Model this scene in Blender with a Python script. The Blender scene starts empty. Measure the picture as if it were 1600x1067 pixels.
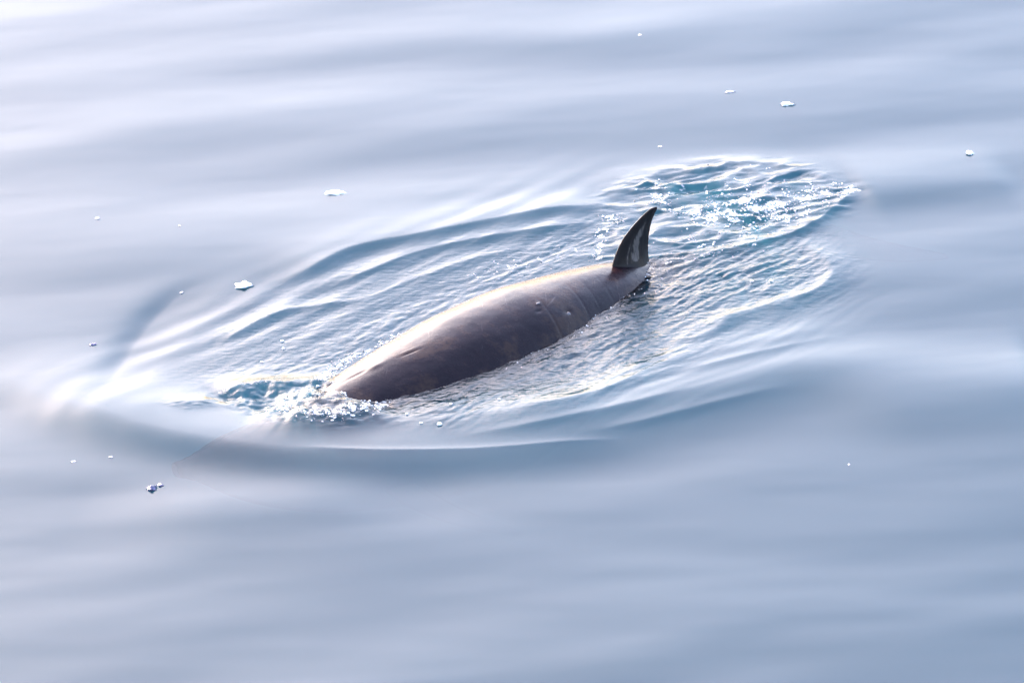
import bpy, math, random
import numpy as np

# ------------------------------------------------------------------ camera, sky, sun, exposure
scene = bpy.context.scene
COL = scene.collection
DIST, DEP, PXM = 47.0, math.radians(25.0), 220.0        # metres to the whale, look-down angle, photo pixels per metre there
FPX = PXM * DIST
CAM = np.array([0, -DIST * math.cos(DEP), DIST * math.sin(DEP)])
FW = np.array([0, math.cos(DEP), -math.sin(DEP)])
UP = np.array([0, math.sin(DEP), math.cos(DEP)])

cam_data = bpy.data.cameras.new('camera')
cam = bpy.data.objects.new('camera', cam_data)
COL.objects.link(cam)
cam.location = CAM
cam.rotation_euler = (math.pi / 2 - DEP, 0, 0)
cam_data.sensor_width = 36.0
cam_data.lens = 36.0 * FPX / 1600.0
cam_data.clip_start = 1.0
cam_data.clip_end = 20000.0
cam_data.dof.use_dof = True
cam_data.dof.focus_distance = DIST + 0.3
cam_data.dof.aperture_fstop = 2.2
scene.camera = cam

SUN_EL, SUN_AZ = math.radians(27.0), math.radians(-36.0)   # azimuth from +Y (away from camera), negative = to the left
world = bpy.data.worlds.new('World')
scene.world = world
world.use_nodes = True
wn = world.node_tree
wn.nodes.clear()
sky = wn.nodes.new('ShaderNodeTexSky')
sky.sky_type = 'NISHITA'
sky.sun_disc = False
sky.sun_elevation = SUN_EL
sky.sun_rotation = SUN_AZ
sky.altitude = 0
sky.air_density = 1.3
sky.dust_density = 3.6
sky.ozone_density = 3.4
bg = wn.nodes.new('ShaderNodeBackground')
bg.inputs['Strength'].default_value = 0.15
wo = wn.nodes.new('ShaderNodeOutputWorld')
wn.links.new(sky.outputs[0], bg.inputs[0])
wn.links.new(bg.outputs[0], wo.inputs[0])

sun_data = bpy.data.lights.new('sun', 'SUN')
sun_data.energy = 2.0
sun_data.angle = math.radians(0.8)
sun_data.color = (1.0, 0.97, 0.93)
sun = bpy.data.objects.new('sun', sun_data)
COL.objects.link(sun)
sun.rotation_euler = (math.pi / 2 - SUN_EL, 0, math.pi - SUN_AZ)
sun.location = (-20, 20, 30)

vs = scene.view_settings
vs.view_transform = 'Standard'
vs.look = 'None'
vs.gamma = 1.0
vs.exposure = 2.82
vs.use_white_balance = True                           # the photograph is balanced a touch towards magenta
vs.white_balance_temperature = 6900
vs.white_balance_tint = 23
scene.render.engine = 'CYCLES'
cy = scene.cycles
cy.max_bounces = 8
cy.transparent_max_bounces = 12
cy.volume_bounces = 0
cy.glossy_bounces = 3
cy.caustics_reflective = False
cy.caustics_refractive = False
cy.sample_clamp_indirect = 4.0
cy.use_denoising = True

# ------------------------------------------------------------------ helpers
rng = np.random.default_rng(11)
random.seed(11)

def px(x, y, z=0.0):
    """photo pixel (1600 wide) -> point on the level z"""
    x = np.asarray(x, float); y = np.asarray(y, float)
    rx = (x - 800) / FPX
    ry = FW[1] - UP[1] * (y - 533.5) / FPX
    rz = FW[2] - UP[2] * (y - 533.5) / FPX
    t = (z - CAM[2]) / rz
    return np.stack([CAM[0] + rx * t, CAM[1] + ry * t], -1)

def to_px(P):
    d = np.asarray(P, float) - CAM
    z = d @ FW
    return np.stack([800 + FPX * d[..., 0] / z, 533.5 - FPX * (d @ UP) / z], -1)

_perm = rng.permutation(256)
_perm = np.concatenate([_perm, _perm, _perm])
_grad = np.stack([np.cos(np.arange(256) * 2.399963), np.sin(np.arange(256) * 2.399963)], -1)
def perlin(x, y):
    xi = np.floor(x).astype(int); yi = np.floor(y).astype(int)
    xf = x - xi; yf = y - yi
    u = xf * xf * xf * (xf * (xf * 6 - 15) + 10); v = yf * yf * yf * (yf * (yf * 6 - 15) + 10)
    def g(ix, iy, dx, dy):
        h = _perm[(_perm[ix & 255] + iy) & 255]
        gr = _grad[h]
        return gr[..., 0] * dx + gr[..., 1] * dy
    a = g(xi, yi, xf, yf); b = g(xi + 1, yi, xf - 1, yf)
    c = g(xi, yi + 1, xf, yf - 1); d = g(xi + 1, yi + 1, xf - 1, yf - 1)
    return (a + u * (b - a)) * (1 - v) + (c + u * (d - c)) * v * 1.0

def spline(pts, step=0.03):
    """Catmull-Rom through world points, evenly stepped"""
    p = np.asarray(pts, float)
    q = np.vstack([2 * p[0] - p[1], p, 2 * p[-1] - p[-2]])
    out = []
    for i in range(1, len(q) - 2):
        n = max(3, int(np.hypot(*(q[i + 1] - q[i])) / step))
        t = np.linspace(0, 1, n, endpoint=False)[:, None]
        out.append(0.5 * (2 * q[i] + (q[i + 1] - q[i - 1]) * t + (2 * q[i - 1] - 5 * q[i] + 4 * q[i + 1] - q[i + 2]) * t ** 2
                          + (3 * q[i] - q[i - 1] - 3 * q[i + 1] + q[i + 2]) * t ** 3))
    out.append(p[-1:])
    return np.vstack(out)

def sstep(a, b, x):
    t = np.clip((x - a) / (b - a), 0, 1)
    return t * t * (3 - 2 * t)

# ------------------------------------------------------------------ materials
def new_mat(name):
    m = bpy.data.materials.new(name)
    m.use_nodes = True
    nt = m.node_tree
    nt.nodes.clear()
    out = nt.nodes.new('ShaderNodeOutputMaterial')
    return m, nt, out

def nd(nt, kind, **kw):
    n = nt.nodes.new(kind)
    for k, v in kw.items():
        if k in n.inputs.keys() if isinstance(k, str) else False:
            n.inputs[k].default_value = v
        else:
            setattr(n, k, v)
    return n

def ramp(nt, fac, stops):
    r = nt.nodes.new('ShaderNodeValToRGB')
    e = r.color_ramp.elements
    while len(e) < len(stops):
        e.new(0.5)
    for el, (p, c) in zip(e, stops):
        el.position = p
        el.color = c if len(c) == 4 else (*c, 1)
    nt.links.new(fac, r.inputs[0])
    return r

def water_material():
    m, nt, out = new_mat('sea_water')
    L = nt.links.new
    tc = nd(nt, 'ShaderNodeTexCoord')
    mp = nd(nt, 'ShaderNodeMapping')
    mp.inputs['Rotation'].default_value = (0, 0, math.radians(-38))
    mp.inputs['Scale'].default_value = (0.45, 1.0, 1.0)
    L(tc.outputs['Object'], mp.inputs['Vector'])
    n1 = nd(nt, 'ShaderNodeTexNoise'); n1.inputs['Scale'].default_value = 26; n1.inputs['Detail'].default_value = 3
    L(mp.outputs[0], n1.inputs['Vector'])
    at = nd(nt, 'ShaderNodeAttribute'); at.attribute_name = 'ripple'
    bp = nd(nt, 'ShaderNodeBump'); bp.inputs['Distance'].default_value = 0.012
    L(n1.outputs[0], bp.inputs['Height']); L(at.outputs['Fac'], bp.inputs['Strength'])
    fr = nd(nt, 'ShaderNodeFresnel'); fr.inputs['IOR'].default_value = 1.335
    L(bp.outputs[0], fr.inputs['Normal'])
    gl = nd(nt, 'ShaderNodeBsdfGlossy'); gl.inputs['Roughness'].default_value = 0.04
    L(bp.outputs[0], gl.inputs['Normal'])
    tr = nd(nt, 'ShaderNodeBsdfTransparent'); tr.inputs[0].default_value = (0.97, 0.985, 0.99, 1)
    mx = nd(nt, 'ShaderNodeMixShader')
    L(fr.outputs[0], mx.inputs[0]); L(tr.outputs[0], mx.inputs[1]); L(gl.outputs[0], mx.inputs[2])
    # lacy froth where the attribute says there is some
    fa = nd(nt, 'ShaderNodeAttribute'); fa.attribute_name = 'froth'
    fn = nd(nt, 'ShaderNodeTexNoise'); fn.inputs['Scale'].default_value = 24; fn.inputs['Detail'].default_value = 5; fn.inputs['Roughness'].default_value = 0.7; fn.inputs['Distortion'].default_value = 0.6
    L(tc.outputs['Object'], fn.inputs['Vector'])
    sm = nd(nt, 'ShaderNodeMath', operation='ADD'); L(fa.outputs['Fac'], sm.inputs[0]); L(fn.outputs[0], sm.inputs[1])
    lace = ramp(nt, sm.outputs[0], [(0.86, (0, 0, 0)), (1.0, (0.9, 0.9, 0.9))])
    fo = nd(nt, 'ShaderNodeBsdfDiffuse'); fo.inputs[0].default_value = (0.60, 0.60, 0.59, 1)
    mf = nd(nt, 'ShaderNodeMixShader'); L(lace.outputs[0], mf.inputs[0]); L(mx.outputs[0], mf.inputs[1]); L(fo.outputs[0], mf.inputs[2])
    L(mf.outputs[0], out.inputs['Surface'])
    sc = nd(nt, 'ShaderNodeVolumeScatter')
    sc.inputs['Color'].default_value = (0.10, 0.60, 0.78, 1); sc.inputs['Density'].default_value = 1.45
    ab = nd(nt, 'ShaderNodeVolumeAbsorption')
    ab.inputs['Color'].default_value = (0.05, 0.50, 0.58, 1); ab.inputs['Density'].default_value = 1.35
    ad = nd(nt, 'ShaderNodeAddShader')
    L(sc.outputs[0], ad.inputs[0]); L(ab.outputs[0], ad.inputs[1]); L(ad.outputs[0], out.inputs['Volume'])
    return m

def skin_material():
    m, nt, out = new_mat('wet_whale_skin')
    L = nt.links.new
    tc = nd(nt, 'ShaderNodeTexCoord')
    pb = nd(nt, 'ShaderNodeBsdfPrincipled')
    big = nd(nt, 'ShaderNodeTexNoise'); big.inputs['Scale'].default_value = 2.4; big.inputs['Detail'].default_value = 7; big.inputs['Roughness'].default_value = 0.68
    L(tc.outputs['Object'], big.inputs['Vector'])
    base = ramp(nt, big.outputs[0], [(0.36, (0.0065, 0.0026, 0.0042)), (0.48, (0.0105, 0.0046, 0.0062)), (0.56, (0.028, 0.0145, 0.0105)), (0.64, (0.012, 0.0055, 0.0068))])
    # thin pale scratches running round the flanks
    mp = nd(nt, 'ShaderNodeMapping'); mp.inputs['Scale'].default_value = (5.5, 0.9, 0.9)
    L(tc.outputs['Object'], mp.inputs['Vector'])
    vo = nd(nt, 'ShaderNodeTexVoronoi'); vo.feature = 'DISTANCE_TO_EDGE'; vo.inputs['Scale'].default_value = 1.5
    wob = nd(nt, 'ShaderNodeTexNoise'); wob.inputs['Scale'].default_value = 2.0
    L(tc.outputs['Object'], wob.inputs['Vector'])
    mxv = nd(nt, 'ShaderNodeMixRGB'); mxv.inputs[0].default_value = 0.25
    L(mp.outputs[0], mxv.inputs[1]); L(wob.outputs['Color'], mxv.inputs[2]); L(mxv.outputs[0], vo.inputs['Vector'])
    lin = ramp(nt, vo.outputs['Distance'], [(0.0, (1, 1, 1)), (0.012, (0, 0, 0))])
    msk = nd(nt, 'ShaderNodeTexNoise'); msk.inputs['Scale'].default_value = 3.1
    L(tc.outputs['Object'], msk.inputs['Vector'])
    mr = ramp(nt, msk.outputs[0], [(0.52, (0, 0, 0)), (0.66, (1, 1, 1))])
    mu = nd(nt, 'ShaderNodeMath', operation='MULTIPLY'); L(lin.outputs[0], mu.inputs[0]); L(mr.outputs[0], mu.inputs[1])
    mu2 = nd(nt, 'ShaderNodeMath', operation='MULTIPLY'); L(mu.outputs[0], mu2.inputs[0]); mu2.inputs[1].default_value = 0.22
    mc = nd(nt, 'ShaderNodeMixRGB'); L(mu2.outputs[0], mc.inputs[0]); L(base.outputs[0], mc.inputs[1]); mc.inputs[2].default_value = (0.22, 0.19, 0.19, 1)
    L(mc.outputs[0], pb.inputs['Base Color'])
    fine = nd(nt, 'ShaderNodeTexNoise'); fine.inputs['Scale'].default_value = 22; fine.inputs['Detail'].default_value = 6; fine.inputs['Roughness'].default_value = 0.65
    L(tc.outputs['Object'], fine.inputs['Vector'])
    rr = ramp(nt, fine.outputs[0], [(0.3, (0.17,) * 3), (0.7, (0.30,) * 3)])
    L(rr.outputs[0], pb.inputs['Roughness'])
    bp = nd(nt, 'ShaderNodeBump'); bp.inputs['Strength'].default_value = 0.20; bp.inputs['Distance'].default_value = 0.010
    L(fine.outputs[0], bp.inputs['Height']); L(bp.outputs[0], pb.inputs['Normal'])
    # skin has next to no gloss under water, where its index nearly matches
    ge = nd(nt, 'ShaderNodeNewGeometry'); sz = nd(nt, 'ShaderNodeSeparateXYZ'); L(ge.outputs['Position'], sz.inputs[0])
    wet = nd(nt, 'ShaderNodeMapRange'); L(sz.outputs['Z'], wet.inputs['Value'])
    wet.inputs['From Min'].default_value = -0.03; wet.inputs['From Max'].default_value = 0.0
    wet.inputs['To Min'].default_value = 0.03; wet.inputs['To Max'].default_value = 0.18
    L(wet.outputs[0], pb.inputs['Specular IOR Level'])
    pb.inputs['Coat Weight'].default_value = 0.0
    pb.inputs['Coat Roughness'].default_value = 0.18
    L(pb.outputs[0], out.inputs['Surface'])
    return m

def fin_material():
    m, nt, out = new_mat('scuffed_fin_skin')
    L = nt.links.new
    tc = nd(nt, 'ShaderNodeTexCoord')
    pb = nd(nt, 'ShaderNodeBsdfPrincipled')
    mp = nd(nt, 'ShaderNodeMapping'); mp.inputs['Rotation'].default_value = (0, math.radians(32), 0); mp.inputs['Scale'].default_value = (44, 12, 13)
    L(tc.outputs['Object'], mp.inputs['Vector'])
    n = nd(nt, 'ShaderNodeTexNoise'); n.inputs['Scale'].default_value = 1.0; n.inputs['Detail'].default_value = 8; n.inputs['Roughness'].default_value = 0.6
    L(mp.outputs[0], n.inputs['Vector'])
    sx = nd(nt, 'ShaderNodeAttribute'); sx.attribute_name = 'scuff'
    mu = nd(nt, 'ShaderNodeMath', operation='MULTIPLY'); L(n.outputs[0], mu.inputs[0]); L(sx.outputs['Fac'], mu.inputs[1])
    r = ramp(nt, mu.outputs[0], [(0.34, (0.006, 0.0045, 0.006)), (0.48, (0.014, 0.011, 0.012)), (0.62, (0.085, 0.074, 0.07))])
    L(r.outputs[0], pb.inputs['Base Color'])
    pb.inputs['Roughness'].default_value = 0.38
    pb.inputs['Specular IOR Level'].default_value = 0.16
    bp = nd(nt, 'ShaderNodeBump'); bp.inputs['Strength'].default_value = 0.3; bp.inputs['Distance'].default_value = 0.006
    L(n.outputs[0], bp.inputs['Height']); L(bp.outputs[0], pb.inputs['Normal'])
    L(pb.outputs[0], out.inputs['Surface'])
    return m

def plain_material(name, col, rough, noise=0.0, nscale=30, sss=0.0, trans=0.0, spec=0.5):
    m, nt, out = new_mat(name)
    L = nt.links.new
    pb = nd(nt, 'ShaderNodeBsdfPrincipled')
    tc = nd(nt, 'ShaderNodeTexCoord')
    n = nd(nt, 'ShaderNodeTexNoise'); n.inputs['Scale'].default_value = nscale; n.inputs['Detail'].default_value = 4
    L(tc.outputs['Object'], n.inputs['Vector'])
    lo = tuple(c * (1 - noise) for c in col)
    r = ramp(nt, n.outputs[0], [(0.35, lo), (0.65, col)])
    L(r.outputs[0], pb.inputs['Base Color'])
    pb.inputs['Roughness'].default_value = rough
    pb.inputs['Specular IOR Level'].default_value = spec
    if sss:
        pb.inputs['Subsurface Weight'].default_value = sss
        pb.inputs['Subsurface Radius'].default_value = (0.01, 0.015, 0.02)
    if trans:
        pb.inputs['Transmission Weight'].default_value = trans
        pb.inputs['IOR'].default_value = 1.31
    bp = nd(nt, 'ShaderNodeBump'); bp.inputs['Strength'].default_value = 0.3; bp.inputs['Distance'].default_value = 0.004
    L(n.outputs[0], bp.inputs['Height']); L(bp.outputs[0], pb.inputs['Normal'])
    L(pb.outputs[0], out.inputs['Surface'])
    return m

def foam_material():
    """froth: some bubbles opaque white, others clear shells"""
    m, nt, out = new_mat('sea_foam')
    L = nt.links.new
    ge = nd(nt, 'ShaderNodeNewGeometry')
    pb = nd(nt, 'ShaderNodeBsdfPrincipled')
    rc = ramp(nt, ge.outputs['Random Per Island'], [(0.0, (0.45, 0.46, 0.47)), (0.6, (0.80, 0.82, 0.82))])
    L(rc.outputs[0], pb.inputs['Base Color']); pb.inputs['Roughness'].default_value = 0.2
    fr = nd(nt, 'ShaderNodeFresnel'); fr.inputs['IOR'].default_value = 1.5
    gl = nd(nt, 'ShaderNodeBsdfGlossy'); gl.inputs['Roughness'].default_value = 0.08
    tr = nd(nt, 'ShaderNodeBsdfTransparent'); tr.inputs[0].default_value = (0.9, 0.92, 0.92, 1)
    cl = nd(nt, 'ShaderNodeMixShader'); L(fr.outputs[0], cl.inputs[0]); L(tr.outputs[0], cl.inputs[1]); L(gl.outputs[0], cl.inputs[2])
    pick = ramp(nt, ge.outputs['Random Per Island'], [(0.30, (0.12,) * 3), (0.50, (1, 1, 1))])
    mx = nd(nt, 'ShaderNodeMixShader'); L(pick.outputs[0], mx.inputs[0]); L(cl.outputs[0], mx.inputs[1]); L(pb.outputs[0], mx.inputs[2])
    L(mx.outputs[0], out.inputs['Surface'])
    return m

M_WATER = water_material()
M_SKIN = skin_material()
M_FIN = fin_material()
M_SCAR = plain_material('pale_scar_tissue', (0.16, 0.14, 0.15), 0.4, 0.7, 60)
M_FOAM = foam_material()
M_BUBBLE = plain_material('white_bubble', (0.80, 0.82, 0.82), 0.25, 0.12, 40, 0.0)
M_ICE = plain_material('white_ice', (0.82, 0.84, 0.85), 0.45, 0.12, 50, 0.3)
M_SPECK = plain_material('thin_ice', (0.42, 0.44, 0.47), 0.4, 0.3, 60)
M_CLEAR = plain_material('clear_ice', (0.20, 0.20, 0.34), 0.12, 0.6, 60, 0.0, 0.3)

# ------------------------------------------------------------------ mesh builder
def mesh_from_arrays(name, verts, faces, mat, smooth=True):
    """verts (n,3), faces (m,k) arrays -> mesh object (not linked to a parent)"""
    me = bpy.data.meshes.new(name)
    verts = np.ascontiguousarray(verts, np.float32)
    me.vertices.add(len(verts)); me.vertices.foreach_set('co', verts.ravel())
    if isinstance(faces, np.ndarray):
        groups = [faces]
    else:
        groups = [np.asarray(f) for f in faces if len(f)]
    loops = np.concatenate([g.ravel() for g in groups]).astype(np.int32)
    tot = np.concatenate([np.full(len(g), g.shape[1]) for g in groups]).astype(np.int32)
    start = np.concatenate([[0], np.cumsum(tot)[:-1]]).astype(np.int32)
    me.loops.add(len(loops)); me.loops.foreach_set('vertex_index', loops)
    me.polygons.add(len(tot)); me.polygons.foreach_set('loop_start', start)
    me.polygons.foreach_set('use_smooth', np.full(len(tot), smooth))
    me.update(calc_edges=True)
    me.validate()
    me.materials.append(mat)
    ob = bpy.data.objects.new(name, me)
    COL.objects.link(ob)
    return ob

def tag(o, label=None, cat=None, group=None, kind=None):
    if label: o['label'] = label
    if cat: o['category'] = cat
    if group: o['group'] = group
    if kind: o['kind'] = kind
    return o

def grid_faces(nu, nv, wrap=False):
    i = np.arange(nu - 1)[:, None]
    j = np.arange(nv if wrap else nv - 1)[None, :]
    j2 = (j + 1) % nv
    a = i * nv + j; b = i * nv + j2; c = (i + 1) * nv + j2; d = (i + 1) * nv + j
    return np.stack([a, b, c, d], -1).reshape(-1, 4)

# ------------------------------------------------------------------ whale shape (needed by the water too)
HD = math.radians(47.12)                                  # body axis, snout -> tail, in plan
A3 = np.array([math.cos(HD), math.sin(HD), 0.0])
N3 = np.array([math.sin(HD), -math.cos(HD), 0.0])         # towards the flank nearer the camera
P0 = np.array([-1.983, -1.808, 0.0])
WS = np.array([0.10, 0.14, 0.20, 0.32, 0.6, 0.9, 1.2, 1.5, 1.8, 2.4, 3.0, 3.6, 4.0, 4.3, 4.8, 5.4, 6.0, 6.5])
WC = np.array([-0.26, -0.265, -0.27, -0.285, -0.315, -0.340, -0.352, -0.370, -0.388, -0.403, -0.375, -0.333, -0.312, -0.298, -0.285, -0.38, -0.45, -0.52])
WR = np.array([0.04, 0.12, 0.17, 0.22, 0.305, 0.375, 0.430, 0.485, 0.539, 0.605, 0.585, 0.475, 0.398, 0.305, 0.20, 0.14, 0.09, 0.05])

def smooth_interp(s, xs, ys):
    acc = 0
    ks = np.linspace(-0.28, 0.28, 9); w = np.exp(-(ks / 0.16) ** 2); w /= w.sum()
    for k, ww in zip(ks, w):
        acc = acc + ww * np.interp(s + k, xs, ys)
    return acc

# ------------------------------------------------------------------ the sea surface
def axis(fine, far, n):
    lo, hi = fine[0], fine[-1]
    t = np.linspace(0, 1, n + 1)[1:]
    g = (np.exp(t * 9.0) - 1) / (math.exp(9.0) - 1)
    st = 0.04 * np.arange(1, n + 1)
    ext = st + g * far
    return np.concatenate([lo - ext[::-1], fine, hi + ext])

GX = axis(np.arange(-4.5, 4.5, 0.0098), 4000, 44)
fy = np.concatenate([np.arange(-5.7, -2.3, 0.03), np.arange(-2.3, 3.3, 0.0135), np.arange(3.3, 7.2, 0.028)])
GY = axis(fy, 4000, 44)
X, Y = np.meshgrid(GX, GY)                                 # rows = y
H = np.zeros_like(X)
RIP = np.zeros_like(X)
near_all = np.exp(-((X / 40) ** 2 + (Y / 40) ** 2))

def window(pts, pad):
    x0, y0 = pts.min(0) - pad; x1, y1 = pts.max(0) + pad
    i0, i1 = np.searchsorted(GX, [x0, x1]); j0, j1 = np.searchsorted(GY, [y0, y1])
    return slice(j0, j1), slice(i0, i1)

def dist_curve(c, xs, ys):
    """signed distance (left of the running direction positive) and running parameter 0..1"""
    best = np.full(xs.shape, 1e9); sgn = np.zeros(xs.shape); par = np.zeros(xs.shape)
    n = len(c) - 1
    for i in range(n):
        a = c[i]; b = c[i + 1] - a
        L2 = b @ b + 1e-12
        qx = xs - a[0]; qy = ys - a[1]
        t = np.clip((qx * b[0] + qy * b[1]) / L2, 0, 1)
        dx = qx - t * b[0]; dy = qy - t * b[1]
        d = dx * dx + dy * dy
        m = d < best
        best = np.where(m, d, best)
        sgn = np.where(m, np.sign(b[0] * qy - b[1] * qx), sgn)
        par = np.where(m, (i + t) / n, par)
    return np.sqrt(best) * sgn, par

def curve(pts, amp, wr, wl, kind='bump', taper=(0.25, 0.25), sharp=1.6, L=1.2, step=0.07):
    """raise the sea along a line given by photo pixels. wr / wl: widths to the right (camera side when the
    line runs left to right) and to the left."""
    P = np.asarray(pts, float)
    c = spline(px(P[:, 0], P[:, 1]), step)
    pad = 3.2 * max(wr, wl) if kind == 'bump' else 2.2 * L
    sl = window(c, pad)
    xs, ys = X[sl], Y[sl]
    d, t = dist_curve(c, xs, ys)
    tp = sstep(0, max(taper[0], 1e-3), t) * sstep(0, max(taper[1], 1e-3), 1 - t)
    if kind == 'bump':
        f = np.where(d < 0, np.exp(-np.abs(d / wr) ** sharp), np.exp(-np.abs(d / wl) ** sharp))
    else:
        f = np.tanh(d / wr) * np.exp(-(d / L) ** 2)
    H[sl] += amp * tp * f

def mask(poly, soft):
    P = np.asarray(poly, float)
    w = px(P[:, 0], P[:, 1])
    c = np.vstack([w, w[:1]])
    out = np.zeros_like(X)
    sl = window(c, soft * 1.5)
    xs, ys = X[sl], Y[sl]
    d, _ = dist_curve(c, xs, ys)
    ins = np.zeros(xs.shape, bool)
    for (x1, y1), (x2, y2) in zip(c[:-1], c[1:]):
        cond = ((y1 > ys) != (y2 > ys)) & (xs < (x2 - x1) * (ys - y1) / (y2 - y1 + 1e-12) + x1)
        ins ^= cond
    sd = np.where(ins, np.abs(d), -np.abs(d))
    out[sl] = sstep(-soft, soft, sd)
    return out

M_NEAR = mask([(560, 640), (700, 600), (780, 582), (900, 515), (970, 445), (1010, 410), (1150, 390), (1240, 372), (1290, 415), (1262, 455),
               (1130, 505), (1000, 575), (850, 625), (700, 650)], 0.48)
M_FAR = mask([(290, 590), (340, 510), (450, 455), (560, 410), (760, 362), (950, 330), (955, 415), (800, 455), (700, 495), (600, 545),
              (500, 605), (400, 605)], 0.38)
M_FLUKE = mask([(945, 345), (965, 300), (1030, 272), (1120, 256), (1200, 254), (1260, 268), (1330, 297), (1290, 332), (1235, 362), (1150, 385),
                (1060, 400), (1000, 405), (950, 400)], 0.24)
M_FLUKE = np.clip(M_FLUKE * (1 + 1.1 * perlin(X / 0.33 + 40, Y / 0.33 + 12)) , 0, 1.25)
M_WAKE = mask([(170, 620), (210, 540), (300, 460), (480, 410), (700, 350), (950, 315), (1000, 275), (1180, 248), (1340, 296), (1310, 430),
               (1200, 520), (1000, 640), (950, 690), (700, 712), (450, 710), (300, 680)], 0.35)

# swell: long low undulations, crests running a little up to the right in the picture
def aniso(ang, lx, ly, seed):
    c, s = math.cos(ang), math.sin(ang)
    return perlin((X * c + Y * s) / lx + seed * 7.31, (-X * s + Y * c) / ly + seed * 3.77)
flat_all = np.abs(X) < 60
calm = (1 - 0.75 * M_WAKE) * (0.6 + 0.4 * sstep(-2.6, 1.2, Y))
sw = 0.026 * aniso(0.20, 3.4, 1.15, 1) + 0.0095 * aniso(0.34, 1.7, 0.66, 2) + 0.0016 * aniso(0.12, 1.0, 0.36, 3)
H += sw * calm
H += 0.0004 * aniso(0.15, 0.5, 0.17, 4) * calm * sstep(-3.2, 0.5, Y)

fg = sstep(-0.6, -2.4, Y) * sstep(14, 9, np.abs(X)) * sstep(-16, -10, Y)
H += fg * (0.0050 * aniso(0.10, 1.2, 0.50, 31) + 0.0010 * aniso(0.04, 0.6, 0.24, 32) + 0.0002 * aniso(0.2, 0.35, 0.12, 33))
# --- the bow wave that rolls out round the head, camera side
curve([(-60, 560), (30, 598), (130, 642), (230, 675), (330, 696), (450, 711), (600, 714), (800, 706), (960, 690), (1060, 672)],
      0.052, 0.31, 0.66, taper=(0.25, 0.40), sharp=2.0)
curve([(440, 711), (600, 714), (760, 708), (900, 695), (985, 688)], 0.006, 0.06, 0.045, taper=(0.2, 0.2), sharp=1.2)
curve([(120, 790), (300, 800), (500, 790), (700, 775)], 0.030, 0.5, 0.45, taper=(0.4, 0.4), sharp=2)
curve([(40, 606), (130, 642), (230, 675), (330, 696), (450, 711), (580, 716)], 0.022, 0.26, 0.70, taper=(0.35, 0.35), sharp=2.0)
# --- far flank: the broad trough and the crest beyond
curve([(150, 640), (185, 580), (225, 515), (290, 455), (380, 425)], -0.022, 0.55, 0.13, taper=(0.3, 0.4), sharp=1.8)
curve([(190, 640), (260, 560), (330, 500), (440, 462), (540, 455)], 0.006, 0.20, 0.16, taper=(0.3, 0.4))
curve([(420, 452), (480, 425), (550, 392), (650, 372), (760, 350), (860, 331), (965, 320)], 0.032, 0.12, 0.30, taper=(0.2, 0.15), sharp=1.4)
curve([(470, 470), (560, 432), (660, 395), (770, 372), (880, 355), (950, 345)], 0.022, 0.10, 0.13, taper=(0.25, 0.2), sharp=1.3)
curve([(400, 500), (470, 480), (560, 470), (640, 440), (760, 400), (870, 380)], 0.014, 0.09, 0.10, taper=(0.25, 0.3), sharp=1.3)
curve([(330, 545), (400, 505), (460, 484), (520, 480)], 0.016, 0.09, 0.08, taper=(0.3, 0.3), sharp=1.3)
# --- fluke print: the slick dome of water over the tail stroke, and its rim
curve([(952, 330), (965, 300), (1010, 277), (1080, 258), (1170, 250), (1240, 262), (1290, 278), (1335, 298)], 0.006, 0.14, 0.10, taper=(0.15, 0.12), sharp=1.5)
curve([(1335, 298), (1300, 330), (1245, 364), (1170, 385), (1080, 402), (1010, 410)], 0.024, 0.10, 0.05, taper=(0.1, 0.3), sharp=1.3)
curve([(1000, 320), (1080, 300), (1180, 290), (1280, 296)], 0.007, 0.4, 0.4, taper=(0.3, 0.3), sharp=2)
# --- camera side wake ridges, spreading from the flank towards the right
curve([(1240, 372), (1288, 405), (1302, 428), (1275, 455), (1205, 476), (1130, 500), (1040, 540)], 0.018, 0.07, 0.14, taper=(0.2, 0.3), sharp=1.5)
curve([(1030, 545), (1110, 520), (1160, 480)], 0.014, 0.08, 0.08, taper=(0.3, 0.3))
curve([(640, 690), (760, 668), (860, 640), (960, 602), (1040, 572), (1150, 545), (1280, 515), (1400, 495)], 0.022, 0.20, 0.20, taper=(0.3, 0.35), sharp=1.8)
curve([(700, 700), (800, 682), (900, 655), (1000, 632), (1140, 600), (1300, 560), (1480, 528)], 0.042, 0.42, 0.36, taper=(0.25, 0.4), sharp=1.9)
curve([(580, 655), (680, 650), (800, 632), (900, 600)], 0.026, 0.28, 0.24, taper=(0.3, 0.3), sharp=2)
for arc, am in [([(690, 694), (840, 671), (960, 645), (1060, 620), (1150, 598)], 0.0085), ([(760, 660), (880, 636), (970, 608), (1050, 582), (1120, 565)], 0.0085),
                ([(880, 690), (1000, 664), (1130, 632), (1260, 600)], 0.0070), ([(900, 612), (980, 580), (1060, 548), (1150, 520)], 0.0060), ([(1010, 600), (1120, 572), (1230, 545), (1330, 520)], 0.0065)]:
    curve(arc, am, 0.075, 0.065, taper=(0.35, 0.4), sharp=1.5)
curve([(1330, 300), (1420, 292), (1600, 280)], 0.018, 0.35, 0.4, taper=(0.15, 0.2), sharp=2)
curve([(1250, 640), (1420, 610), (1640, 600)], 0.03, 0.7, 0.6, taper=(0.4, 0.1), sharp=2)
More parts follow.
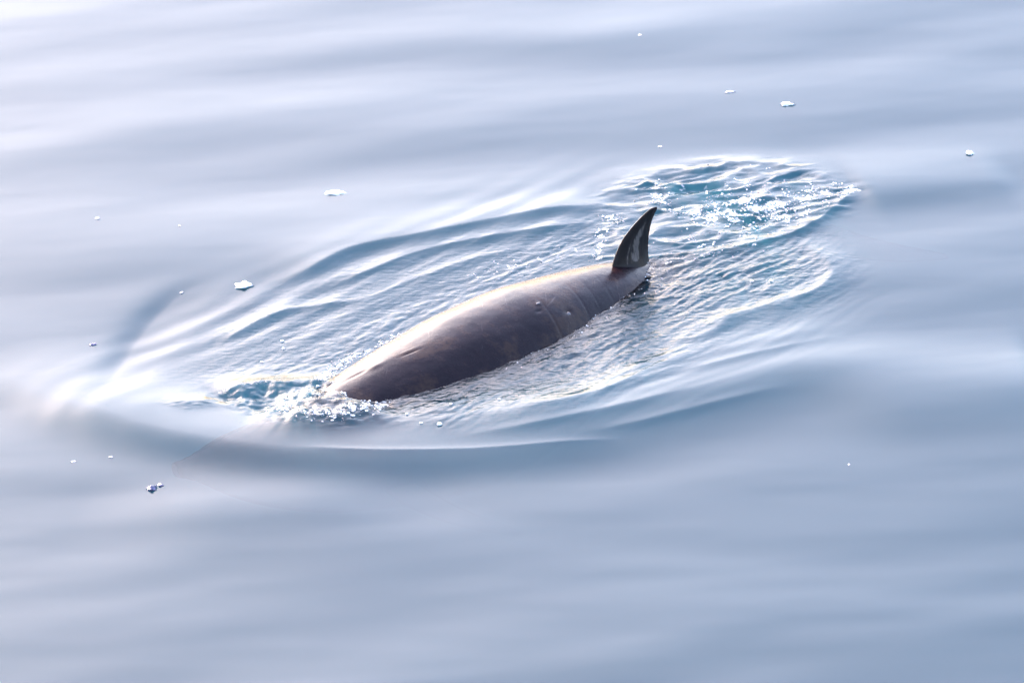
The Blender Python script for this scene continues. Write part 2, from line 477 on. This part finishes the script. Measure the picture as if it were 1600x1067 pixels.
# --- water heaped over the head
curve([(335, 622), (370, 613), (410, 607), (460, 606), (520, 606), (575, 612)], 0.050, 0.16, 0.16, taper=(0.25, 0.15), sharp=1.5)
curve([(400, 648), (470, 660), (535, 656), (605, 634)], 0.070, 0.24, 0.24, taper=(0.35, 0.25), sharp=1.8)
curve([(440, 622), (500, 634), (560, 634)], 0.052, 0.16, 0.14, taper=(0.4, 0.3), sharp=1.8)
curve([(250, 640), (300, 637), (345, 628)], 0.012, 0.1, 0.1, taper=(0.4, 0.3))

# concentric ripples hugging the body
ca, sa = A3[0], A3[1]
rs = (X - P0[0]) * ca + (Y - P0[1]) * sa                    # along the body
rn = (X - P0[0]) * sa - (Y - P0[1]) * ca                    # off to the camera side
phi = np.hypot(rn, np.minimum(rs - 0.4, 0) + np.maximum(rs - 5.0, 0) * 0.6)
def chop(lx, ly, seed, sharp=1.0):
    wv = perlin(rs / 0.9 + seed, rn / 0.5 + seed * 2.3) * 0.10
    v = perlin((rs + wv) / lx + seed * 5.1, (phi + wv) / ly + seed * 1.7)
    return v if sharp == 1 else 1 - np.abs(v) * 2
pn = perlin(rs / 1.1 + 3.3, rn / 0.8 + 9.1)
H += M_NEAR * (0.011 * chop(0.42, 0.13, 2) + 0.012 * chop(0.21, 0.062, 3) + 0.0100 * chop(0.13, 0.040, 5)) * (0.75 + 0.8 * np.clip(pn, -0.5, 0.6))
H += M_FAR * (0.007 * chop(0.8, 0.16, 7) + 0.0026 * chop(0.35, 0.066, 8) + 0.0012 * chop(0.16, 0.035, 9))
edge = np.exp(-((phi - 0.55) / 0.25) ** 2)
H += M_FAR * edge * (0.006 * chop(0.16, 0.07, 12) + 0.004 * chop(0.08, 0.04, 13))
fa = X * 0.94 + Y * 0.34; fb = -X * 0.34 + Y * 0.94
fa = fa + 0.16 * perlin(X / 0.6 + 9, Y / 0.6); fb = fb + 0.13 * perlin(X / 0.5 + 2, Y / 0.5 + 31)
fm = 0.35 + 1.5 * np.clip(perlin(X / 0.55 + 15, Y / 0.5 + 3) + 0.25, 0, 1)
ridg = 1 - 2.2 * np.abs(perlin(fa / 0.46 + 4, fb / 0.24 + 8) + 0.35 * perlin(fa / 0.2, fb / 0.11 + 3))
H += M_FLUKE * (0.020 * (ridg - 0.45) + fm * (0.013 * perlin(fa / 0.20 + 2, fb / 0.10 + 5) + 0.007 * perlin(fa / 0.08, fb / 0.045)))
wr_ = 0.16 * perlin(X / 1.3 + 6, Y / 1.3 + 2) + 0.05 * perlin(X / 0.45 + 1, Y / 0.45)
side = sstep(-0.4, 0.5, rn) * sstep(1.4, 3.0, rs) * sstep(5.6, 3.8, rs)
ringm = np.exp(-((phi - 1.25) / 0.5) ** 2) * side * (0.45 + 0.9 * np.clip(perlin(rs / 1.2 + 8, rn / 0.7 + 4) + 0.35, 0, 1))
H += ringm * 0.0028 * np.sin((phi + wr_) * 2 * math.pi / 0.30)
H += ringm * 0.0009 * np.sin((phi + 1.4 * wr_) * 2 * math.pi / 0.115)
fars = sstep(0.2, -0.5, rn) * sstep(-0.9, 0.6, rs) * sstep(6.0, 4.0, rs)
ringf = np.exp(-((phi - 1.35) / 0.45) ** 2) * fars * (0.4 + 0.9 * np.clip(perlin(rs / 1.3 + 18, rn / 0.7 + 14) + 0.35, 0, 1))
H += ringf * 0.0030 * np.sin((phi + wr_) * 2 * math.pi / 0.27)
# faint wind texture on the open water
H += (0.00025 * aniso(0.12, 0.22, 0.10, 21) + 0.0004 * aniso(0.25, 0.55, 0.20, 22)) * (0.35 + 0.65 * sstep(-3.5, 0.0, Y)) * sstep(14, 9, np.abs(X)) * sstep(16, 10, np.abs(Y))
# turbulent water over the head and against the shoulder
M_BOW = mask([(330, 625), (400, 605), (500, 602), (600, 612), (612, 640), (540, 678), (430, 672)], 0.10)
H += M_BOW * (0.022 * perlin(X / 0.15 + 1, Y / 0.15 + 5) + 0.013 * perlin(X / 0.07 + 7, Y / 0.06) + 0.005 * perlin(X / 0.035 + 3, Y / 0.035))
# close capillary waves ahead of the head
cap = mask([(250, 640), (275, 628), (345, 628), (345, 640), (290, 650)], 0.05)
H += cap * 0.0045 * np.abs(perlin(X / 0.10 + 3, Y / 0.045 + 1)) * 2
cap2 = mask([(120, 628), (135, 622), (170, 645), (160, 652)], 0.03)
d_, _ = dist_curve(px(np.array([120, 168]), np.array([622, 650])), X, Y)
H += cap2 * 0.0006 * np.sin(d_ / 0.011)
# gentle fine ruffling outside
RIP += 0.02 + 0.85 * M_NEAR + 0.35 * M_FAR + 0.30 * M_FLUKE + 0.3 * M_BOW
H *= np.where(near_all > 0.02, 1.0, near_all / 0.02)

FROTH = np.zeros_like(X)
def froth(pts, width, amt):
    P = np.asarray(pts, float)
    c = spline(px(P[:, 0], P[:, 1]), 0.05)
    sl = window(c, width * 3)
    d, t = dist_curve(c, X[sl], Y[sl])
    FROTH[sl] = np.maximum(FROTH[sl], amt * np.exp(-(d / width) ** 2) * (0.7 + 0.3 * np.sin(t * 40)))
froth([(1100, 345), (1170, 330), (1240, 316), (1300, 303), (1328, 298)], 0.13, 0.46)
froth([(1020, 302), (1045, 322), (1090, 336), (1140, 345), (1190, 340)], 0.08, 0.44)
froth([(1150, 312), (1200, 330), (1225, 338)], 0.13, 0.47)
froth([(1030, 376), (1110, 376), (1190, 358), (1260, 335)], 0.10, 0.38)
froth([(1060, 300), (1150, 290), (1270, 292)], 0.16, 0.34)
froth([(952, 338), (945, 355), (938, 380), (935, 405)], 0.05, 0.44)
froth([(740, 435), (790, 420), (840, 408), (900, 390)], 0.14, 0.34)
froth([(498, 604), (515, 585), (545, 562), (580, 545), (625, 522)], 0.035, 0.44)
froth([(425, 648), (470, 662), (510, 664), (555, 654), (600, 632)], 0.10, 0.42)
froth([(450, 628), (510, 630), (570, 615)], 0.09, 0.38)
froth([(342, 620), (365, 612), (395, 609), (425, 608)], 0.025, 0.40)
froth([(975, 462), (990, 445), (1010, 430)], 0.09, 0.36)
froth([(1010, 418), (1100, 402), (1180, 385)], 0.05, 0.36)

def h_at(x, y):
    """height of the sea at world points"""
    x = np.atleast_1d(x); y = np.atleast_1d(y)
    i = np.clip(np.searchsorted(GX, x) - 1, 0, len(GX) - 2); j = np.clip(np.searchsorted(GY, y) - 1, 0, len(GY) - 2)
    u = (x - GX[i]) / (GX[i + 1] - GX[i]); v = (y - GY[j]) / (GY[j + 1] - GY[j])
    return (H[j, i] * (1 - u) + H[j, i + 1] * u) * (1 - v) + (H[j + 1, i] * (1 - u) + H[j + 1, i + 1] * u) * v

def val_at(F, p):
    i = np.clip(np.searchsorted(GX, p[:, 0]), 0, len(GX) - 1); j = np.clip(np.searchsorted(GY, p[:, 1]), 0, len(GY) - 1)
    return F[j, i]

def build_sea():
    ny, nx = X.shape
    top = np.stack([X, Y, H], -1).reshape(-1, 3)
    f = grid_faces(ny, nx)
    # skirt and floor, so that the water is a closed body
    ring = np.concatenate([np.arange(nx), np.arange(1, ny) * nx + nx - 1, (ny - 1) * nx + np.arange(nx - 2, -1, -1), np.arange(ny - 2, 0, -1) * nx])
    low = top[ring].copy(); low[:, 2] = -9.0
    n0 = len(top); k = len(ring)
    idx = np.arange(k); nxt = (idx + 1) % k
    skirt = np.stack([ring[nxt], ring[idx], n0 + idx, n0 + nxt], -1)
    floor = np.array([[n0 + 0, n0 + (2 * nx + 2 * ny - 5) - (ny - 2) - (nx - 2) , n0 + nx + ny - 2, n0 + nx - 1]])
    # corners in ring order: 0, nx-1, nx+ny-2, 2nx+ny-3
    floor = np.array([[n0, n0 + 2 * nx + ny - 3, n0 + nx + ny - 2, n0 + nx - 1]])
    # a fan would need every rim vertex: use one n-gon instead
    me_faces = [f, skirt, (n0 + idx[::-1])[None, :]]
    ob = mesh_from_arrays('sea', np.vstack([top, low]), me_faces, M_WATER)
    at = ob.data.attributes.new('ripple', 'FLOAT', 'POINT')
    at.data.foreach_set('value', np.concatenate([RIP.ravel(), np.zeros(k)]).astype(np.float32))
    at = ob.data.attributes.new('froth', 'FLOAT', 'POINT')
    at.data.foreach_set('value', np.concatenate([FROTH.ravel(), np.zeros(k)]).astype(np.float32))
    tag(ob, 'calm pale blue sea with swell and the wake of the whale', kind='structure')
    return ob
sea = build_sea()

# ------------------------------------------------------------------ the whale
def body_point(s, th, bump=0.0):
    """s along the axis, th: 0 = camera-side flank, pi/2 = back, pi = far flank"""
    c = smooth_interp(s, WS, WC); r = smooth_interp(s, WS, WR) + bump
    up = np.sin(th)
    vr = np.where(up >= 0, r, r * 1.18)
    lat = -0.52 * np.clip((1.15 - s) / 1.3, 0, 2) ** 1.7          # the head bends a little away
    return P0 + s[..., None] * A3 + (lat + r * np.cos(th))[..., None] * N3 + (c + vr * up)[..., None] * np.array([0, 0, 1.0])

def locate(pxy):
    """(s, th) of the skin seen at a photo pixel"""
    s, th = np.meshgrid(np.linspace(0.8, 4.4, 500), np.linspace(0.1, 2.1, 250), indexing='ij')
    q = to_px(body_point(s, th)) - np.array(pxy)
    d = (q ** 2).sum(-1) + 30 * np.maximum(th - 1.75, 0)
    k = np.unravel_index(d.argmin(), d.shape)
    return s[k], th[k]

def build_whale():
    S = np.concatenate([np.linspace(-0.02, 0.9, 50, endpoint=False), np.linspace(0.9, 4.4, 420, endpoint=False), np.linspace(4.4, 6.5, 60)])
    tb = np.concatenate([np.linspace(-0.1, 2.2, 190, endpoint=False), np.linspace(2.2, 2 * math.pi - 0.1, 50, endpoint=False)])
    s, th = np.meshgrid(S, tb, indexing='ij')
    bump = 0.004 * perlin(s / 0.45, th / 0.35) + 0.0015 * perlin(s / 0.12 + 5, th / 0.14)
    def dent(pxy, ls, lt, depth, rot=0.0):
        s0, t0 = locate(pxy)
        a = (s - s0) * math.cos(rot) + (th - t0) * 0.5 * math.sin(rot)
        b = -(s - s0) * math.sin(rot) + (th - t0) * 0.5 * math.cos(rot)
        return depth * np.exp(-(a / ls) ** 2 - (b / lt) ** 2)
    # the long groove behind the shoulder, with its raised lip
    s0, t0 = locate((630, 556)); s1, t1 = locate((652, 547))
    ang = math.atan2((t1 - t0) * 0.5, s1 - s0)
    bump = bump + dent((642, 551), 0.07, 0.006, -0.004, ang) + dent((638, 548), 0.09, 0.012, 0.0025, ang)
    bump = bump + dent((585, 573), 0.09, 0.03, 0.007, ang) + dent((560, 585), 0.10, 0.02, -0.005, ang)
    # dents below the two scars
    bump = bump + dent((842, 486), 0.03, 0.012, -0.004) + dent((840, 474), 0.025, 0.014, 0.003)
    bump = bump + dent((888, 488), 0.04, 0.02, -0.006)
    # creases running down the flank before the fin
    for (xa, ya, dp) in [(908, 470, -0.0016), (925, 458, -0.001), (868, 505, -0.002), (948, 452, -0.0012)]:
        sa_, ta_ = locate((xa, ya))
        bump = bump + dp * np.exp(-((s - sa_ - 0.12 * (th - ta_)) / 0.012) ** 2) * np.exp(-((th - ta_) / 0.35) ** 2)
    v = body_point(s, th, bump)
    nu, nv = s.shape
    f = grid_faces(nu, nv, True)
    caps = [np.arange(nv)[None, :], (np.arange(nv)[::-1] + (nu - 1) * nv)[None, :]]
    ob = mesh_from_arrays('whale', v.reshape(-1, 3) - P0, [f[:, ::-1]] + caps, M_SKIN)
    ob.location = P0
    return ob
whale = build_whale()
tag(whale, 'dark grey brown whale arching its wet back out of the water', 'whale')

def child(ob, parent):
    ob.parent = parent
    ob.matrix_parent_inverse.identity()
    return ob

def build_fin():
    # outline in the plane of the body axis: u towards the tail, v up (metres)
    lead = np.array([(-0.16, -0.16), (-0.09, -0.07), (-0.04, -0.01), (0.0, 0.085), (0.036, 0.150), (0.082, 0.214), (0.145, 0.264), (0.219, 0.310), (0.30, 0.350), (0.37, 0.372), (0.425, 0.372)])
    trail = np.array([(0.43, -0.16), (0.39, -0.07), (0.374, 0.0), (0.372, 0.054), (0.375, 0.15), (0.393, 0.25), (0.425, 0.315), (0.446, 0.345), (0.444, 0.364), (0.425, 0.372)])
    def res(c, n):
        c = spline(c, 0.006); d = np.concatenate([[0], np.cumsum(np.hypot(*np.diff(c, axis=0).T))])
        t = np.linspace(0, 1, n) * d[-1]
        return np.stack([np.interp(t, d, c[:, 0]), np.interp(t, d, c[:, 1])], -1)
    n, m = 90, 26
    A, B = res(lead, n), res(trail, n)
    A[:, 0] += 0.004 * perlin(A[:, 1] / 0.035, A[:, 1] * 0 + 0.3) * (A[:, 1] > 0.02)
    w = (1 - np.cos(np.linspace(0, math.pi, m))) / 2
    U = A[:, None, 0] + (B - A)[:, None, 0] * w; V = A[:, None, 1] + (B - A)[:, None, 1] * w
    hgt = np.clip(V / 0.375, 0, 1)
    prof = np.sqrt(w) * (1 - w) * 2.0                       # blunt leading edge, thin trailing edge
    T = prof[None, :] * (0.036 * (1 - 0.72 * hgt)) * np.minimum(1, np.hypot(*(B - A).T) / 0.06)[:, None]
    T = T + 0.065 * np.exp(-(np.maximum(V + 0.04, 0) / 0.075) ** 1.2) * np.sin(np.pi * w)[None, :]   # flare where it joins the back
    T = T + 0.0025 * perlin(U / 0.05, V / 0.07) * np.sin(np.pi * w)[None, :]
    lean = 0.02 * hgt ** 2
    Pn = np.stack([U, -(T + lean), V], -1); Pf = np.stack([U, T - lean, V], -1)     # local y = away from camera flank
    f = grid_faces(n, m)
    ob = mesh_from_arrays('dorsal_fin', np.vstack([Pn.reshape(-1, 3), Pf.reshape(-1, 3)]), np.vstack([f[:, ::-1], f + n * m]), M_FIN)
    sc = np.exp(-((w[None, :] - 0.50) / 0.16) ** 2) * sstep(0.02, 0.10, hgt) * sstep(0.98, 0.6, hgt) + 0.62 * np.exp(-((w[None, :] - 0.27) / 0.04) ** 2) * sstep(0.8, 0.4, hgt)
    at = ob.data.attributes.new('scuff', 'FLOAT', 'POINT')
    at.data.foreach_set('value', np.concatenate([(0.35 + sc).ravel()] * 2).astype(np.float32))
    s0 = 4.0
    base = s0 * A3 + np.array([0, 0, 0.045])
    child(ob, whale)
    ob.location = base
    ob.rotation_euler = (0, 0, HD)
    ob['label'] = 'dark hooked fin with pale scuffed streaks'
    return ob
build_fin()

def scar(pxy, rs_, rt_, label, seed):
    s0, t0 = locate(pxy)
    a = np.linspace(0, 2 * math.pi, 28, endpoint=False)
    rr = np.linspace(0.05, 1, 6)
    wob = 1 + 0.55 * perlin(np.cos(a) * 1.6 + seed, np.sin(a) * 1.6)
    s = s0 + (rr[:, None] * wob * np.cos(a)) * rs_
    t = t0 + (rr[:, None] * wob * np.sin(a)) * rt_
    lift = 0.005 * (1 - rr[:, None] ** 4) - 0.0015 + 0.003 * perlin(s / 0.02, t / 0.02) + 0 * a
    v = body_point(s, t, lift).reshape(-1, 3) - P0
    ob = mesh_from_arrays('scar', v, [grid_faces(6, 28, True), np.arange(28)[None, ::-1]], M_SCAR)
    child(ob, whale); ob['label'] = label
    return ob
scar((841, 474), 0.024, 0.016, 'small pale oval scar high on the back', 1.3)
scar((889, 490), 0.016, 0.026, 'ragged pale scar lower on the flank', 4.1)

def paddle(name, root, tipv, w0, th0, parent):
    """a tapering flipper or fluke blade from root to tip"""
    root = np.array(root, float); tipv = np.array(tipv, float)
    n, m = 16, 14
    t = np.linspace(0, 1, n)
    back = A3 * 0.35
    cen = root + t[:, None] * (tipv - root) + (t ** 2)[:, None] * back
    wid = w0 * np.sqrt(np.clip(1 - t ** 2.2, 0.0004, 1))
    a = np.linspace(0, 2 * math.pi, m, endpoint=False)
    v = cen[:, None] + (wid[:, None] * np.cos(a))[..., None] * A3 + (th0 * (1 - 0.8 * t)[:, None] * np.sin(a))[..., None] * np.array([0, 0, 1.0])
    ob = mesh_from_arrays(name, v.reshape(-1, 3), [grid_faces(n, m, True), np.arange(m)[None, ::-1], (np.arange(m) + (n - 1) * m)[None, :]], M_SKIN)
    return child(ob, parent)
for sg in (1, -1):
    paddle('flipper', 1.35 * A3 + sg * 0.38 * N3 + np.array([0, 0, -0.62]), 1.6 * A3 + sg * 1.0 * N3 + np.array([0, 0, -1.0]), 0.13, 0.04, whale)
    paddle('tail_fluke', 6.35 * A3 + sg * 0.02 * N3 + np.array([0, 0, -0.46]), 6.45 * A3 + sg * 0.85 * N3 + np.array([0, 0, -0.52]), 0.22, 0.035, whale)

# ------------------------------------------------------------------ foam and bubbles
def ico(sub):
    import bmesh
    bm = bmesh.new(); bmesh.ops.create_icosphere(bm, subdivisions=sub, radius=1.0)
    v = np.array([p.co[:] for p in bm.verts]); f = np.array([[q.index for q in t.verts] for t in bm.faces]); bm.free()
    return v, f
ICO1, ICO2 = ico(1), ico(2)

def bubbles(name, pts, sizes, label, squash=0.75, sink=0.15, mat=None):
    """a mass of froth: one bubble at every point of the sea surface"""
    pts = np.asarray(pts); n = len(pts)
    z = h_at(pts[:, 0], pts[:, 1])
    V, F = ICO1
    sc = sizes[:, None] * (1 + 0.25 * rng.standard_normal((n, 3)))
    sc[:, 2] *= squash
    v = V[None] * sc[:, None, :] * (1 + 0.12 * rng.standard_normal((n, len(V), 1)))
    v = v + np.stack([pts[:, 0], pts[:, 1], z + sizes * (squash - sink) * 0.6], -1)[:, None]
    f = (F[None] + (np.arange(n) * len(V))[:, None, None]).reshape(-1, 3)
    ob = mesh_from_arrays(name, v.reshape(-1, 3), f, mat or M_FOAM)
    tag(ob, label, 'foam', kind='stuff')
    return ob

def along(pts, n, spread, seed=0):
    c = spline(px(np.array(pts, float)[:, 0], np.array(pts, float)[:, 1]), 0.01)
    r = np.random.default_rng(seed)
    i = r.integers(0, len(c), n)
    return c[i] + r.standard_normal((n, 2)) * spread

def clustered(p, scale, thr, seed):
    v = perlin(p[:, 0] / scale + seed, p[:, 1] / scale + seed * 3)
    return p[v > thr]

def sizes(n, lo, hi, seed):
    r = np.random.default_rng(seed)
    return lo + (hi - lo) * r.random(n) ** 3

p = np.vstack([clustered(along([(1090, 345), (1160, 330), (1230, 318), (1290, 303), (1330, 297)], 1500, 0.09, 1), 0.09, 0.02, 1),
               clustered(along([(1020, 300), (1040, 320), (1080, 335), (1130, 345), (1180, 342)], 1100, 0.06, 2), 0.08, 0.05, 2),
               clustered(along([(1100, 315), (1150, 312), (1200, 330), (1230, 335)], 1100, 0.12, 3), 0.09, 0.10, 3),
               along([(1170, 315), (1210, 332), (1235, 325)], 150, 0.06, 4),
               clustered(along([(1030, 300), (1150, 290), (1270, 290)], 900, 0.25, 5), 0.10, 0.22, 4),
               clustered(along([(1030, 375), (1120, 375), (1200, 355), (1260, 335)], 800, 0.12, 6), 0.09, 0.15, 5)])
p = p[val_at(M_FLUKE, p) > 0.45]
bubbles('fluke_foam', p, sizes(len(p), 0.002, 0.009, 1), 'white sparkling foam on the choppy teal patch behind the fin')
p = np.vstack([clustered(along([(948, 340), (945, 355), (938, 380), (935, 405)], 220, 0.035, 7), 0.06, -0.05, 6),
               clustered(along([(955, 342), (965, 346)], 60, 0.03, 8), 0.06, -0.2, 7)])
bubbles('fin_side_foam', p, sizes(len(p), 0.002, 0.008, 2), 'thin line of white foam just left of the dorsal fin')
p = clustered(along([(740, 435), (790, 420), (840, 408), (900, 390)], 260, 0.13, 9), 0.07, 0.12, 8)
bubbles('flank_foam', p, sizes(len(p), 0.002, 0.007, 3), 'scattered white froth beyond the middle of the back')
p = np.vstack([clustered(along([(498, 604), (515, 585), (545, 562), (580, 545), (625, 522)], 700, 0.025, 10), 0.05, 0.0, 21), along([(500, 603), (530, 574), (560, 553)], 200, 0.04, 11)])
bubbles('shoulder_foam', p, sizes(len(p), 0.002, 0.008, 4), 'string of bubbles along the far edge of the shoulder')
p = np.vstack([clustered(along([(425, 648), (470, 664), (515, 668), (560, 656), (602, 632)], 900, 0.045, 12), 0.05, -0.05, 15),
               clustered(along([(440, 630), (500, 632), (560, 618)], 700, 0.07, 13), 0.06, 0.08, 9),
               along([(520, 612), (555, 608), (590, 618)], 150, 0.025, 14)])
bubbles('bow_foam', p, sizes(len(p), 0.002, 0.011, 5), 'clump of glistening bubbles where water breaks over the head')
p = along([(342, 620), (365, 612), (395, 609), (425, 608)], 110, 0.015, 15)
bubbles('crest_foam', p, sizes(len(p), 0.002, 0.006, 6), 'fine beads of foam on the small teal crest before the head')
p = np.vstack([clustered(along([(975, 462), (985, 445), (1010, 430)], 220, 0.09, 16), 0.06, 0.08, 10),
               clustered(along([(1010, 420), (1100, 402), (1180, 385)], 220, 0.06, 17), 0.06, 0.12, 11),
               clustered(along([(790, 580), (860, 545), (930, 500), (965, 465)], 200, 0.03, 18), 0.06, 0.1, 12)])
bubbles('waterline_foam', p, sizes(len(p), 0.002, 0.006, 7), 'tiny white flecks of froth along the near waterline and behind the fin')

# single bubbles riding the smooth water by the flank
for i, (bx, by, r) in enumerate([(687, 673, 0.016), (658, 671, 0.010), (636, 655, 0.010), (1205, 440, 0.012), (1175, 441, 0.010), (441, 533, 0.011), (443, 545, 0.010), (409, 566, 0.010), (705, 641, 0.010), (780, 632, 0.009)]):
    w = px(bx, by)
    z = float(h_at(w[0], w[1])[0])
    V, F = ICO2
    ob = mesh_from_arrays('bubble', V * np.array([r * 1.15, r, r * 0.8]), F, M_BUBBLE)
    ob.location = (w[0], w[1], z + r * 0.35)
    lab = ['largest single white bubble on the dark water below the near flank', 'small bubble just left of the largest one below the near flank',
           'small bubble nearest the lower right edge of the head foam', 'lone bubble right of the fin inside the curved ripple',
           'faint lone bubble between the fin and the curved ripple', 'upper bubble of a close pair on the ripples above the head foam',
           'lower bubble of a close pair on the ripples above the head foam', 'lone bubble left of the close pair above the head foam',
           'tiny bubble close to the waterline under the front of the back', 'tiny bubble on the ripples under the middle of the back'][i]
    tag(ob, lab, 'bubble', 'single bubbles by the whale')

# ------------------------------------------------------------------ floating ice
def ice(pxy, wpx, hpx, tilt, mat, label, seed, thick=0.35, jag=0.5, group='floating ice fragments'):
    w = px(*pxy)
    k = PXM
    rx = 0.47 * wpx / k
    ry = 0.36 * hpx / k / math.sin(DEP)
    V, F = ico(3)
    n = perlin(V[:, 0] * 1.7 + seed, V[:, 1] * 1.7 + V[:, 2] + seed * 2) + 0.6 * perlin(V[:, 0] * 4 + seed, V[:, 1] * 4 + V[:, 2] * 3)
    r = 1 + jag * n
    v = V * r[:, None]
    v[:, 2] = np.maximum(v[:, 2], -0.4)
    v = v * np.array([rx, ry, min(rx, ry) * thick * 0.6])
    ob = mesh_from_arrays('ice_fragment', v, F, mat)
    z = float(h_at(w[0], w[1])[0])
    ob.location = (w[0], w[1], z + min(rx, ry) * thick * 0.08)
    ob.rotation_euler = (0, 0, tilt)
    return tag(ob, label, 'ice', group)
ice((523, 301), 34, 9, 0.1, M_ICE, 'largest white ice flake with ragged top, on smooth water beyond the whale', 1.2, 0.5, 0.8)
ice((380, 446), 30, 13, 0.5, M_ICE, 'white curved ice flake with a raised right tip, left of the far ripples', 2.7, 0.5, 0.6)
ice((1228, 164), 23, 7, 0.0, M_ICE, 'narrow row of white ice crumbs in the upper right, the lower of two', 3.9, 0.7, 1.0)
ice((1141, 145), 20, 5, 0.2, M_SPECK, 'faint thin ice sliver in the upper right, the upper of two', 5.1, 0.5, 0.9)
ice((1515, 240), 12, 9, 0.0, M_ICE, 'small lumpy white ice bit near the right edge', 6.4, 0.9, 0.9)
ice((237, 765), 16, 9, 0.3, M_CLEAR, 'clear bluish ice lump in the smooth water before the head', 7.7, 0.7, 0.9)
ice((251, 760), 9, 6, 0.6, M_CLEAR, 'small clear ice chip just right of the bluish lump', 8.3, 0.7, 0.9)
ice((145, 537), 11, 4, 0.2, M_CLEAR, 'small dark edged ice sliver near the left edge', 9.2, 0.8, 0.8)
ice((153, 343), 11, 4, 0.0, M_SPECK, 'tiny bright ice fleck alone at far left', 10.1, 0.6, 0.7)
ice((1000, 58), 6, 4, 0.0, M_SPECK, 'tiny ice speck nearest the top edge', 11.5, 0.6, 0.7)
ice((1032, 227), 9, 3, 0.0, M_SPECK, 'faint ice speck above the foam patch', 12.5, 0.6, 0.7)
ice((284, 455), 6, 4, 0.0, M_SPECK, 'tiny ice speck left of the curved white flake', 13.5, 0.6, 0.7)
ice((281, 355), 4, 3, 0.0, M_SPECK, 'minute ice speck between the fleck at far left and the largest flake', 14.5, 0.6, 0.7)
ice((115, 723), 8, 3, 0.0, M_SPECK, 'tiny flat ice speck at lower left, the left of a pair', 15.5, 0.6, 0.7)
ice((174, 717), 7, 3, 0.0, M_SPECK, 'tiny flat ice speck at lower left, the right of a pair', 16.5, 0.6, 0.7)
ice((1327, 725), 4, 3, 0.0, M_SPECK, 'minute ice speck on the smooth water at lower right', 17.5, 0.6, 0.7)
